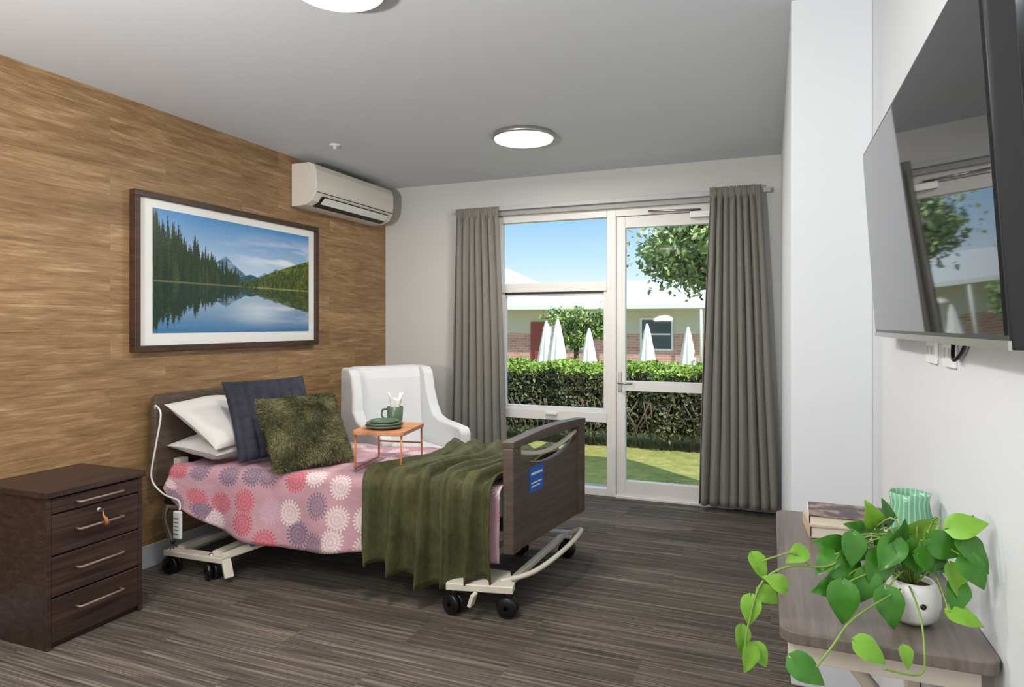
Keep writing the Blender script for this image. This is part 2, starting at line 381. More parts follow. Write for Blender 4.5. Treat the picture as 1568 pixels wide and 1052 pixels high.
# ------------------------------------------------------------ ceiling lights
def clight(nm, x, y, r, en=28):
    e = empty(nm)
    lathe('housing', [(r*.3, 0), (r, 0), (r+.006, -.012), (r+.006, -.03), (r-.002, -.034), (r-.006, -.03)], (x, y, ZC), M_steel, e, 56)
    lathe('diffuser', [(r-.004, -.031), (r-.008, -.04), (r-.03, -.046), (r*.6, -.05), (.001, -.051)], (x, y, ZC), M_lamp, e, 56)
    l = bpy.data.lights.new('bulb', 'AREA'); l.shape = 'DISK'; l.size = r*1.8; l.energy = en; l.color = (1, .96, .9)
    o = bpy.data.objects.new('bulb', l); o.location = (x, y, ZC-.06); S.collection.objects.link(o); o.parent = e
clight('ceiling_light', -1.52, 4.05, .2); clight('ceiling_light.001', -1.47, 1.985, .175, 24); clight('added_fill_light', -1.5, .0, .18, 18)  # third fixture is unseen, added behind the viewer to fill the room
lathe('sprinkler_head', [(.001, -.03), (.012, -.03), (.012, -.012), (.035, -.008), (.04, 0)], (-2.84, 3.8, ZC), M_white, None, 24)
# added torchiere, unseen behind the viewer, bounces fill light off the ceiling
fl = empty('added_bounce_lamp', (-1.7, -.75, 0))
lathe('base', [(.001, .0), (.15, .0), (.15, .015), (.02, .03)], (0, 0, 0), M_steel, fl, 32); tube('pole', [(0, 0, .02), (0, 0, 1.35)], .012, M_steel, fl)
lathe('shade', [(.02, 1.32), (.12, 1.38), (.2, 1.46), (.196, 1.462), (.118, 1.39), (.02, 1.335)], (0, 0, 0), M_white, fl, 40)
l = bpy.data.lights.new('lamp', 'AREA'); l.shape = 'DISK'; l.size = .3; l.energy = 165; l.color = (1, .98, .96)
o = bpy.data.objects.new('lamp', l); o.location = (0, 0, 1.48); o.rotation_euler = (math.pi-.5, 0, 0); S.collection.objects.link(o); o.parent = fl

# ------------------------------------------------------------ picture
PW0, PW1, PZ0, PZ1 = 2.61, 4.20, 1.245, 2.16
pic = empty('framed_picture'); fx0, fx1 = XL+.002, XL+.05; fw = .035
box('frame_bottom', fx0, fx1, PW0, PW1, PZ0, PZ0+fw, M_framew, pic); box('frame_top', fx0, fx1, PW0, PW1, PZ1-fw, PZ1, M_framew, pic)
box('frame_l', fx0, fx1, PW0, PW0+fw, PZ0+fw, PZ1-fw, M_framew, pic); box('frame_r', fx0, fx1, PW1-fw, PW1, PZ0+fw, PZ1-fw, M_framew, pic)
box('mat_board', fx0, XL+.03, PW0+fw, PW1-fw, PZ0+fw, PZ1-fw, M_white, pic, 0)
nx, ny = 620, 330
def L3(*c): return np.array(lin(*c)[:3])
WLi = int(ny*.42)
UH = ny-WLi
gx, gy = np.meshgrid(np.linspace(0, 1, nx), np.linspace(0, 1, UH))
rg = np.random.RandomState(5)
def vnoise(sx_, sy_, sd):
    r_ = np.random.RandomState(sd); g_ = r_.rand(int(sy_)+3, int(sx_)+3); X = gx*sx_; Y = gy*sy_
    i = X.astype(int); j = Y.astype(int); fx = X-i; fy = Y-j; fx = fx*fx*(3-2*fx); fy = fy*fy*(3-2*fy)
    return (g_[j, i]*(1-fx)+g_[j, i+1]*fx)*(1-fy)+(g_[j+1, i]*(1-fx)+g_[j+1, i+1]*fx)*fy
def fb(sx_, sy_, sd, o=5): return sum(vnoise(sx_*2**k, sy_*2**k, sd+k)*.5**(k+1) for k in range(o))/(1-.5**o)
c = L3(210, 226, 238)*(1-gy[..., None]**.8)+L3(72, 140, 200)*gy[..., None]**.8
cl = np.clip((fb(5, 9, 11)-.42)*3.2, 0, 1)*np.exp(-((gy-.55)/.24)**2)*np.clip((gx-.3)*2, 0, 1)
c = c*(1-cl[..., None]*.85)+L3(246, 244, 244)*cl[..., None]*.85
def ridge(peaks, base, amp, sd):
    x = gx[0]; h = np.full(nx, base)
    for (xc, ht, w_) in peaks: h = np.maximum(h, ht*(1-np.abs(x-xc)/w_))
    r_ = np.random.RandomState(sd); return h+sum(np.sin(x*(20*2**k)+r_.rand()*6)*amp*.6**k for k in range(5))
def paint(h, ca_, cb_, nz_):
    global c
    m = gy < h[None, :]; w_ = np.clip((nz_-.5)*2.4+.5, 0, 1)[..., None]; c = np.where(m[..., None], ca_*(1-w_)+cb_*w_, c)
paint(ridge([(.395, .46, .22), (.44, .33, .16)], .04, .006, 1), L3(68, 98, 128), L3(140, 164, 186), fb(26, 20, 21))
paint(ridge([(.74, .36, .18), (.66, .26, .16), (.84, .26, .16)], .04, .007, 2), L3(60, 88, 114), L3(156, 174, 190), fb(30, 22, 31))
paint(ridge([(.56, .20, .34), (.48, .17, .2)], .05, .004, 3), L3(36, 70, 88), L3(66, 104, 116), fb(40, 30, 41))
paint(.07+.48*np.clip((gx[0]-.56)/.44, 0, 1)**.8, L3(30, 48, 20), L3(118, 132, 44), fb(60, 40, 51))
def ptree(xc, y0_, hh, wd, ca_, cb_):
    i0 = max(0, int((xc-wd)*nx)); i1 = min(nx, int((xc+wd)*nx)+1); j0 = max(0, int(y0_*UH)); j1 = min(UH, int((y0_+hh)*UH)+1)
    if i1 <= i0 or j1 <= j0: return
    x = gx[j0:j1, i0:i1]; y = gy[j0:j1, i0:i1]; rel = (y-y0_)/hh; ph = (rel*rg.uniform(9, 14)+rg.rand()) % 1
    hw = wd*np.clip(1-rel, 0, 1)**.85*(.45+.55*(1-ph))*(.8+.4*rg.rand(*x.shape)); m = (np.abs(x-xc) < hw)
    sh = np.clip(.35+.35*(x-xc)/wd+.6*(rg.rand(*x.shape)-.4)-.3*ph, 0, 1)[..., None]
    c[j0:j1, i0:i1] = np.where(m[..., None], ca_*(1-sh)+cb_*sh, c[j0:j1, i0:i1])
for k in range(420):
    xc = .5+.5*rg.rand(); lim = .42*max(0, (xc-.56)/.44)**.8; f_ = 1-k/420; y0_ = .01+lim*f_*rg.uniform(.7, 1)
    ptree(xc, y0_, .05+.08*rg.rand()*(.6+xc*.6), .007+.004*rg.rand(), L3(24, 40, 16), L3(140, 148, 48) if rg.rand() < .6 else L3(74, 102, 36))
for k in range(300):
    f_ = 1-k/300; xc = .485*rg.rand()**1.2; top = 1.1-.80*(xc/.47)**1.0; hh = max(.1, top*rg.uniform(.5, 1.03)*(1-.35*(1-f_)))
    ptree(xc, .0, hh, .010+.028*hh*rg.uniform(.7, 1.2), L3(8, 24, 14), L3(54, 84, 36) if rg.rand() < .75 else L3(92, 112, 44))
c[:3] = np.where((gx[:3] < .5)[..., None], L3(100, 104, 70), np.where((gx[:3] > .6)[..., None], L3(142, 140, 78), c[:3]))
rows = np.arange(WLi)[::-1]; dn = np.zeros((WLi, nx, 3))
for j in range(WLi):
    dist = (WLi-1-j)/WLi; src = min(UH-1, int(dist*1.02*UH+1.5*np.sin(j*.9)+rg.uniform(-1, 1)*(1+2*dist)))
    sh = int(2*np.sin(j*1.7)); row = np.roll(c[max(src, 0)], sh, 0); dn[j] = row*(.74-.1*dist)+L3(20, 62, 60)*.18
bl_ = dn.copy(); bl_[:, 1:-1] = (dn[:, 2:]+dn[:, :-2]+dn[:, 1:-1]*2)/4; dn = bl_
gl_ = np.exp(-((np.linspace(0, 1, nx)-.62)/.16)**2)[None, :]*np.exp(-((np.linspace(0, 1, WLi)-.42)/.2)**2)[:, None]
dn = dn*(1-.55*gl_[..., None])+L3(224, 234, 242)*.55*gl_[..., None]
colr = np.concatenate([dn, c], 0)
iy0, iy1, iz0, iz1 = 2.735, 4.10, 1.35, 2.075
GX, GY = np.meshgrid(np.linspace(0, 1, nx), np.linspace(0, 1, ny))
vs = np.stack([np.full(GX.size, XL+.032), (iy0+(iy1-iy0)*GX).ravel(), (iz0+(iz1-iz0)*GY).ravel()], 1)
fs = [(j*nx+i, j*nx+i+1, (j+1)*nx+i+1, (j+1)*nx+i) for j in range(ny-1) for i in range(nx-1)]
t = NT('lake_print'); at = t.n('ShaderNodeAttribute', {'attribute_name': 'Col'}); t.P(Base_Color=at.outputs['Color'], Roughness=.35)
po = mk('lake_artwork', vs.tolist(), fs, t.m, pic)
ca = po.data.color_attributes.new('Col', 'FLOAT_COLOR', 'POINT')
ca.data.foreach_set('color', np.concatenate([colr.reshape(-1, 3), np.ones((GX.size, 1))], 1).ravel().astype(np.float32))

# ------------------------------------------------------------ air conditioner
ac = empty('air_conditioner'); az = 2.285
prof = [(0.002, .32), (.16, .32), (.205, .305), (.228, .26), (.232, .16), (.222, .09), (.19, .035), (.13, .006), (.08, 0), (.002, 0)]
extrude_prof('casing', prof, 3.94, 5.0, plain('ac_plastic', lin(226, 220, 208), .4, var=.01), ac, .006, lambda p, q, a: (XL+p, a, az+q))
extrude_prof('outlet_slot', [(.215, .072), (.226, .075), (.17, .012), (.14, .004), (.135, .012)], 4.02, 4.92, M_dark, ac, 0, lambda p, q, a: (XL+p+.003, a, az+q-.003))
extrude_prof('louver', [(.238, .060), (.232, .064), (.19, .022), (.196, .018)], 4.04, 4.90, M_white, ac, 0, lambda p, q, a: (XL+p, a, az+q))
box('panel_seam', XL+.16, XL+.2325, 3.955, 4.985, az+.095, az+.098, M_dark, ac, 0)

# ------------------------------------------------------------ nightstand
ns = empty('bedside_drawers'); nx0, nx1, ny0, ny1 = XL+.02, -2.87, 1.86, 2.315
box('top', nx0, nx1+.012, ny0-.012, ny1+.012, .655, .683, M_walnut, ns, .004)
box('carcass', nx0, nx1-.02, ny0, ny1, .0, .655, M_walnut, ns, .002)
M_hdl = plain('handle_metal', lin(150, 128, 118), .35, .5)
for i, (a, b, h) in enumerate(((.585, .648, .615), (.405, .577, .495), (.225, .397, .325), (.03, .217, .15))):
    box('drawer_%d' % i, nx1-.02, nx1, ny0+.022, ny1-.022, a, b, M_walnut, ns, .002)
    tube('handle_%d' % i, [(nx1, 1.985, h), (nx1+.026, 1.985, h), (nx1+.03, 1.99, h), (nx1+.03, 2.19, h), (nx1+.026, 2.195, h), (nx1, 2.195, h)], .006, M_hdl, ns, 8)
box('side_l', nx1-.02, nx1, ny0, ny0+.02, 0, .655, M_walnut, ns, .002); box('side_r', nx1-.02, nx1, ny1-.02, ny1, 0, .655, M_walnut, ns, .002)
lathe('lock', [(.001, .008), (.01, .008), (.011, 0)], (nx1, 2.09, .55), M_steel, ns, 16, axis='x')
box('key', nx1+.004, nx1+.03, 2.087, 2.093, .543, .557, M_steel, ns, 0)
tube('key_tag', [(nx1+.028, 2.09, .548), (nx1+.03, 2.092, .525), (nx1+.04, 2.098, .51), (nx1+.04, 2.102, .485)], lambda u: .002+.008*u, M_orange, ns, 8)

# ------------------------------------------------------------ bed
def BM(x, y, z):
    t_ = (x+3.25)/2.05; return (x+.12*t_*(y/.9), 2.70+.27*t_+y*(1-.05*t_), z)
bed = empty('hospital_bed')
hb = [(0, .475), (.9, .475), (.9, .96), (.86, 1.0), (.03, 1.0), (0, .985)]
extrude_prof('headboard', hb, -3.28, -3.245, M_walnut2, bed, .006, lambda p, q, a: BM(a, p-.0, q))
for y in (.15, .75): box('headboard_bracket', -3.245, -3.2, y-.03, y+.03, .36, .62, M_cream, bed, fmap=BM)
box('foot_post_near', -1.225, -1.17, .0, .085, .27, .79, M_walnut2, bed, .006, BM)
box('foot_post_far', -1.225, -1.17, .83, .92, .27, .80, M_walnut2, bed, .006, BM)
n = 24
tr2 = [(0+.92*i/n, .79+.01*i/n) for i in range(n+1)]+[(.92-.92*i/n, .835-.012*i/n+.018*math.sin(math.pi*i/n)) for i in range(n+1)]
extrude_prof('foot_top_rail', tr2, -1.228, -1.167, M_walnut2, bed, .004, lambda p, q, a: BM(a, p, q))
lp = [(.07, .27), (.84, .27)]+[(.84-.77*i/n, .735-.07*math.sin(math.pi*i/n)**.8) for i in range(n+1)]
extrude_prof('foot_panel', lp, -1.215, -1.182, M_walnut2, bed, .003, lambda p, q, a: BM(a, p, q))
tube('foot_handle_rail', [BM(-1.198, .07+.77*i/12, .765-.055*math.sin(math.pi*i/12)) for i in range(13)], .013, M_cream, bed)
box('label', -1.182, -1.179, .20, .36, .53, .66, M_blue, bed, 0, BM)
for a, b, e_ in ((.618, .63, .345), (.573, .58, .335), (.555, .562, .315)): box('label_text', -1.179, -1.178, .215, e_, a, b, M_white, bed, 0, BM)
box('mattress', -3.19, -1.24, .02, .88, .43, .592, M_sheet, bed, .03, BM)
box('deck', -3.22, -1.23, .03, .87, .375, .43, M_dark, bed, .005, BM)
for y in (.06, .84): tube('deck_rail', [BM(-3.22, y, .36), BM(-1.23, y, .36)], .02, M_cream, bed)
def caster(x, y, r=.05, a=.3):
    c, s_ = math.cos(a), math.sin(a)
    for k in (-.018, .018):
        vs = []; fs = []; pr = [(.012, -.011), (r*.9, -.011), (r, -.006), (r, .006), (r*.9, .011), (.012, .011)]; sg = 24
        for (rr, h) in pr:
            for i in range(sg):
                an = 2*math.pi*i/sg; lx = rr*math.cos(an); lz = rr*math.sin(an); ly = h+k
                vs.append((x+lx*c-ly*s_, y+lx*s_+ly*c, r+lz))
        for i in range(len(pr)-1):
            for j in range(sg): fs.append((i*sg+j, i*sg+(j+1) % sg, (i+1)*sg+(j+1) % sg, (i+1)*sg+j))
        mk('caster_wheel', vs, fs, M_black, bed, True)
    box('caster_hub', x-.02, x+.02, y-.012, y+.012, r-.02, r+.06, M_black, bed)
    tube('caster_stem', [(x, y, r+.05), (x, y, .14)], .012, M_steel, bed)
def bar(nm, p, q, w=.05, h=.035, m=None):
    p = Vector(p); q = Vector(q); dd = (q-p).normalized(); sd = dd.cross(Vector((0, 0, 1))).normalized()*w/2; u = sd.cross(dd).normalized()*h/2
    vs = [p-sd-u, p+sd-u, p+sd+u, p-sd+u, q-sd-u, q+sd-u, q+sd+u, q-sd+u]
    return mk(nm, [tuple(v) for v in vs], BF, m or M_cream, bed, bevel=.005)
for p in ((-1.43, 2.84), (-1.17, 2.90), (-1.42, 3.72), (-1.14, 3.78), (-3.14, 2.72), (-2.86, 2.73), (-3.14, 3.5), (-2.86, 3.52)): caster(*p, a=random.uniform(-.6, .6))
bar('foot_base_cross_1', (-1.43, 2.86, .135), (-1.42, 3.72, .135)); bar('foot_base_cross_2', (-1.19, 2.93, .135), (-1.16, 3.76, .135), .03, .03)
bar('foot_base_end', (-1.46, 2.835, .14), (-1.14, 2.905, .14), .07); bar('foot_base_end_far', (-1.45, 3.72, .14), (-1.11, 3.78, .14), .06)
mk('foot_base_plate', [(-1.45, 2.83, .158), (-1.14, 2.89, .158), (-1.22, 3.06, .158), (-1.4, 3.05, .158), (-1.45, 2.83, .135), (-1.14, 2.89, .135), (-1.22, 3.06, .135), (-1.4, 3.05, .135)], BF, M_cream, bed, bevel=.006)
tube('foot_base_loop', [(-1.22, 2.93, .15), (-1.10, 3.1, .16), (-1.02, 3.4, .2), (-1.03, 3.7, .2), (-1.12, 3.76, .15)], .013, M_cream, bed, smoothn=6)
bar('foot_push_lever', (-1.30, 2.80, .13), (-1.32, 2.80, .07), .05, .02)
for y in (2.98, 3.66):
    bar('scissor_arm', (-1.32, y, .15), (-2.05, y-.03, .34)); bar('scissor_strut', (-1.42, y+.04, .14), (-1.9, y+.03, .2), .03, .03)
bar('leg_arm_near', (-1.40, 2.93, .12), (-1.74, 2.97, .13), .05, .03)
for y in (2.78, 3.46): bar('scissor_arm_head', (-2.86, y, .10), (-2.28, y+.08, .33), .06, .04)
bar('head_base_cross_1', (-3.1, 2.74, .135), (-3.1, 3.5, .135)); bar('head_base_cross_2', (-2.84, 2.74, .135), (-2.84, 3.5, .135))
bar('head_base_end', (-3.17, 2.72, .12), (-2.76, 2.735, .12), .07, .03); bar('head_base_end_far', (-3.17, 3.5, .135), (-2.75, 3.52, .135), .07)
bar('head_base_stay', (-2.76, 2.735, .12), (-2.72, 2.72, .03), .05, .02)
tube('head_pivot_cap', [(-2.60, 2.755, .22), (-2.60, 2.775, .22)], .018, M_blue, bed)
bar('motor', (-2.5, 3.3, .3), (-1.7, 3.3, .28), .07, .07, M_dark)
tube('head_bumper', [(-3.2, 2.78, .14), (-3.22, 2.74, .3), (-3.2, 2.78, .40)], .014, M_steel, bed, smoothn=5)

TOPZ = .605
def path(yn, yf, zn, zf, top, R=.05):
    P = []
    for k in range(16): P.append((yn, zn+(top-R-zn)*k/16, 0, 1-k/16))
    for k in range(6): a = math.pi/2*k/6; P.append((yn+R*(1-math.cos(a)), top-R+R*math.sin(a), a/1.6, 0))
    for k in range(41): P.append((yn+R+(yf-yn-2*R)*k/40, top, 1, 0))
    for k in range(1, 7): a = math.pi/2*k/6; P.append((yf-R+R*math.sin(a), top-R+R*math.cos(a), 1-a/1.6, 0))
    for k in range(1, 11): P.append((yf, top-R-(top-R-zf)*k/10, 0, -k/10))
    return P
NP = len(path(0, 1, 0, 0, .6))
def spread(p, q):
    x = -3.14+1.91*p
    hem = .22 + .27*max(0, 1-(x+3.14)/.55)**1.5 + .012*math.sin(x*9)
    P = path(-.015, .915, hem, .36, TOPZ); k = min(int(round(q*(NP-1))), NP-1)
    y, z, tp_, sd = P[k]
    under = 1 if x < -1.95 else .25
    if sd > 0: y -= (.03*sd*(1+math.sin(x*14+1.5*noise.noise(Vector((x*2, 0, 1))))) * .7 + .01*sd)*under
    if sd < 0: y += .02*abs(sd)
    z += tp_*(.016*noise.noise(Vector((x*4, y*5, 2)))+.009*noise.noise(Vector((x*13, y*9, 4))))
    y += (1-tp_)*.010*noise.noise(Vector((x*8, z*6, 4)))
    return (x, y, z)
_c = {}
def suv(p, q):
    k = round(q*(NP-1))
    if k not in _c:
        P = path(-.015, .915, .25, .36, TOPZ); _c[k] = sum(math.hypot(P[i][0]-P[i-1][0], P[i][1]-P[i-1][1]) for i in range(1, k+1))
    return (1.91*p, _c[k])
surf('floral_bedspread', 150, NP-1, spread, M_spread, bed, suv, .006, BM)

throw = empty('throw_blanket')
def thr(p, q):
    k = min(int(round(q*(NP-1))), NP-1)
    hem = .165+.03*math.sin(p*7+1)-.035*p+.015*math.sin(p*23)
    P = path(-.06, .945, hem, .34, TOPZ+.030, .06); y, z, tp_, sd = P[k]
    xl = -1.92+.10*math.sin(y*4)*tp_+.03*(sd > 0)*sd-.02*noise.noise(Vector((y*5, 0, 0))); xr = -1.245+.0*sd
    x = xl+(xr-xl)*p
    ph = p*2*math.pi*5+2.6*noise.noise(Vector((p*2.2, y*1.8+z*1.2, 3)))+ .9*y
    w_ = math.sin(ph); w_ = (abs(w_)**.7)*(1 if w_ > 0 else -1)
    fine = .5*math.sin(ph*2.3+4*noise.noise(Vector((p*3, y*3, 8))))
    if tp_ > 0: z += tp_*(.026*(w_+.4)+.012*fine+.004)+tp_*.022*max(0, noise.noise(Vector((x*4, y*3, 9))))
    if sd > 0 or tp_ < 1: y -= (1-tp_)*(.038*(w_+1)*(.4+.8*max(sd, 0))+.012*fine) if y < .5 else -(1-tp_)*.015*(w_+1)
    if sd > 0: x += .016*sd*math.cos(ph)
    return (x, y, z)
surf('fleece', 260, NP-1, thr, M_throw, throw, None, .008, BM)

# pillows and cushions
pillow('pillow', .66, .42, .16, basis((-3.01, 3.08, .69), (.08, 1, 0), (1, 0, -.05)), M_linen, None, .03, 8)
pillow('pillow.001', .66, .46, .16, basis((-3.0, 3.05, .83), (.03, 1, 0), (1, 0, -.58)), M_linen, None, .035, 6)
pillow('navy_cushion', .50, .50, .14, basis((-2.735, 3.07, .855), (.42, .9, .02), (.62, 0, -1)), M_navy, None, .012, 6, quilt=46, sag=.05, n=80)
pillow('olive_cushion', .48, .45, .16, basis((-2.45, 3.01, .80), (.42, .9, .0), (.75, 0, -1)), M_fur, None, .022, 14, sag=.05, fur=M_strand)

# ------------------------------------------------------------ bed control cable & handset
hs = empty('bed_handset')
tube('cable', [(-3.2, 2.66, .93), (-3.17, 2.64, .95), (-3.12, 2.63, .9), (-3.16, 2.63, .72), (-3.19, 2.63, .55), (-3.1, 2.63, .47), (-3.0, 2.64, .44), (-2.985, 2.635, .39)], .005, M_white, hs, smoothn=6)
box('body', -3.01, -2.955, 2.61, 2.63, .24, .39, M_white, hs, .008); box('keypad', -3.0, -2.965, 2.606, 2.61, .265, .36, plain('keypad_grey', lin(150, 160, 165), .5), hs, .002)
for i in range(4):
    for j in range(2): box('key', -2.996+j*.017, -2.984+j*.017, 2.604, 2.607, .275+i*.02, .287+i*.02, M_white, hs, 0)

# ------------------------------------------------------------ bed tray
tr = empty('bed_tray_table', (-1.96, 3.11, .624), (0, 0, math.radians(10)))
def rrect(w, h, r, n=5):
    out = []
    for cx, cy, a0 in ((w/2-r, h/2-r, 0), (-w/2+r, h/2-r, 90), (-w/2+r, -h/2+r, 180), (w/2-r, -h/2+r, 270)):
        for i in range(n+1): a = math.radians(a0+90*i/n); out.append((cx+r*math.cos(a), cy+r*math.sin(a)))
    return out
extrude_prof('top', rrect(.29, .36, .03), .19, .212, M_tray, tr, .003, lambda p, q, a: (p, q, a))
for i, s_ in enumerate((-1, 1)):
    x = s_*.13
    tube('leg_frame_%d' % i, [(x, -.155, .192), (x, -.16, .02), (x, -.155, .008), (x, .155, .008), (x, .16, .02), (x, .155, .192)], .006, M_orange, tr, 8)
tube('stretcher', [(-.13, .16, .1), (.13, .16, .1)], .005, M_orange, tr, 8)
pz = .624+.2125
pl = empty('stacked_plates', (-1.955, 3.05, pz))
for i, (r, h) in enumerate(((.104, 0), (.100, .012), (.080, .024))):
    lathe('plate_%d' % i, [(.001, h+.001), (r*.6, h+.001), (r*.9, h+.009), (r, h+.02), (r-.004, h+.022), (r*.86, h+.013), (r*.6, h+.006), (.001, h+.006)], (0, 0, 0), M_green_cer, pl, 48)
mug = empty('coffee_mug', (-1.99, 3.215, pz))
lathe('cup', [(.001, .002), (.035, .002), (.042, .02), (.047, .095), (.044, .096), (.041, .02), (.001, .01)], (0, 0, 0), M_green_cer, mug, 36)
tube('handle', [(-.04, -.01, .08), (-.067, -.02, .078), (-.075, -.022, .05), (-.062, -.018, .028), (-.04, -.01, .024)], .006, M_green_cer, mug, 8, smoothn=5)
surf('paper_napkin', 24, 10, lambda p, q: ((.010+.030*q)*math.cos(p*6.0)*(1+.3*math.sin(p*20)), (.008+.026*q)*math.sin(p*6.0)*(1+.3*math.cos(p*17)), .04+.12*q+.02*math.sin(p*12)*q), M_white, mug, None, .001)

# ------------------------------------------------------------ armchair
ch = empty('armchair', (-2.59, 4.31, 0), (0, 0, math.radians(-32)))
side = [(.36, .15), (.385, .35), (.38, .60), (.35, .635), (.2, .65), (.06, .66), (-.04, .69), (-.10, .76), (-.135, .88), (-.17, 1.02), (-.21, 1.06), (-.34, 1.07), (-.37, 1.05), (-.35, .6), (-.34, .15)]
for nm, s_ in (('side_left', 1), ('side_right', -1)):
    extrude_prof(nm, side, .275*s_, .365*s_, M_cloth_w, ch, .028, lambda p, q, a: (p, a*(1-.03*(q > .8)), q))
extrude_prof('back', [(-.36, .2), (-.20, .2), (-.20, .45), (-.235, .98), (-.26, 1.05), (-.31, 1.075), (-.37, 1.07), (-.39, 1.0)], -.29, .29, M_cloth_w, ch, .025, lambda p, q, a: (p, a, q))
box('seat_base', -.3, .36, -.28, .28, .16, .34, M_cloth_w, ch, .02)
box('seat_cushion', -.21, .375, -.272, .272, .34, .47, M_cloth_w, ch, .035)
for x in (-.29, .31):
    for y in (-.3, .3): tube('leg', [(x, y, .17), (x*1.06, y*1.03, .0)], lambda u: .022-.008*u, M_framew, ch, 12)

# ------------------------------------------------------------ TV on right wall
tv = empty('wall_television')
def TM(x, y, z): return (x-.035*(z-1.37)/.55, y, z)
box('body', .300, .335, 1.06, 2.27, 1.365, 1.925, M_black, tv, .004, TM)
box('screen', .297, .300, 1.075, 2.255, 1.385, 1.912, M_screen, tv, 0, TM)
box('rear_housing', .333, .350, 1.20, 2.1, 1.38, 1.72, M_black, tv, .004)
box('trim_lower', .2965, .301, 1.06, 2.27, 1.365, 1.378, M_steel, tv, 0, TM)
tube('power_cable', [(.345, 1.56, 1.37), (.34, 1.54, 1.33), (.345, 1.5, 1.345), (.345, 1.46, 1.375)], .004, M_black, tv, smoothn=5)
for i, (y, nm) in enumerate(((1.78, 'power_outlet'), (1.62, 'power_outlet.001'))):
    e = empty(nm); box('plate', .347, .3545, y-.045, y+.045, 1.31, 1.375, M_white, e, .002)
    for k in (-.02, .02): box('socket', .345, .3475, y+k-.008, y+k+.008, 1.33, 1.35, M_base, e, 0)

# ------------------------------------------------------------ wall desk and items
dk = empty('wall_desk')
dz = .85
def rr2(x0, x1, y0, y1, r):
    out = []
    for cx, cy, a0, rr in ((x1-r, y1-r, 0, r), (x0+r, y1-r, 90, r), (x0+r, y0+r, 180, r), (x1-r, y0+r, 270, r)):
        for i in range(7): a = math.radians(a0+90*i/6); out.append((cx+rr*math.cos(a), cy+rr*math.sin(a)))
    return out
extrude_prof('desktop', rr2(.015, .352, 1.27, 2.10, .03), dz-.022, dz, M_desk, dk, .003, lambda p, q, a: (p, q, a))
for y in (1.45, 1.95):
    box('bracket_plate', .325, .353, y-.03, y+.03, .45, dz-.026, M_cream, dk, .003)
    tube('bracket_arm', [(.335, y, .5), (.09, y, dz-.045)], .014, M_cream, dk); box('bracket_top', .06, .34, y-.02, y+.02, dz-.045, dz-.023, M_cream, dk, .002)
box('front_rail', .03, .33, 1.31, 1.33, dz-.07, dz-.023, M_cream, dk, .002)

bk = empty('stack_of_books', (.20, 1.93, dz+.001), (0, 0, math.radians(4)))
M_page = plain('book_pages', lin(226, 216, 202), .8); M_cov = plain('book_cover_tan', lin(200, 176, 150), .5)
t = NT('book_cover_photo'); n = t.noise(t.coords(), 22, 4, .6)
t.P(Base_Color=t.ramp(n, [(.35, lin(28, 22, 26)), (.5, lin(78, 52, 50)), (.62, lin(156, 130, 116))]), Roughness=.35); M_cov2 = t.m
def book(z, w, h, t_, cov, ang, nm, tc_=None):
    c, s_ = math.cos(ang), math.sin(ang); mpf = lambda x, y, zz: (x*c-y*s_, x*s_+y*c, zz)
    box(nm+'_back', -w/2, w/2, -h/2, h/2, z, z+.002, cov, bk, 0, mpf); box(nm+'_pages', -w/2+.003, w/2-.004, -h/2+.004, h/2-.004, z+.002, z+t_-.002, M_page, bk, 0, mpf)
    box(nm+'_cover', -w/2, w/2, -h/2, h/2, z+t_-.002, z+t_, tc_ or cov, bk, 0, mpf); box(nm+'_spine', -w/2-.002, -w/2, -h/2, h/2, z, z+t_, cov, bk, 0, mpf)
book(0, .22, .15, .030, M_cov, 0, 'lower'); book(.0305, .21, .145, .024, M_page, -.10, 'upper', M_cov2)

t = NT('green_striped_glass'); tc = t.n('ShaderNodeTexCoord'); sp = t.n('ShaderNodeSeparateXYZ'); t.set(sp.inputs[0], tc.outputs['Object'])
an = t.math('ARCTAN2', sp.outputs[1], sp.outputs[0]); s1 = t.math('GREATER_THAN', t.math('SINE', t.math('MULTIPLY', an, 24)), .5)
t.P(Base_Color=t.mix(s1, lin(112, 174, 136), lin(160, 200, 176)), Roughness=.15); M_vase = t.m
va = empty('glass_vase', (.292, 1.70, dz+.001))
lathe('body', [(.001, .001), (.036, .001), (.04, .01), (.044, .06), (.043, .12), (.038, .15), (.042, .17), (.039, .171), (.036, .15), (.04, .06), (.034, .012), (.001, .01)], (0, 0, 0), M_vase, va, 72, wav=lambda a, u: .012*math.sin(24*a)+(.04*math.sin(6*a) if .45 < u < .65 else 0))

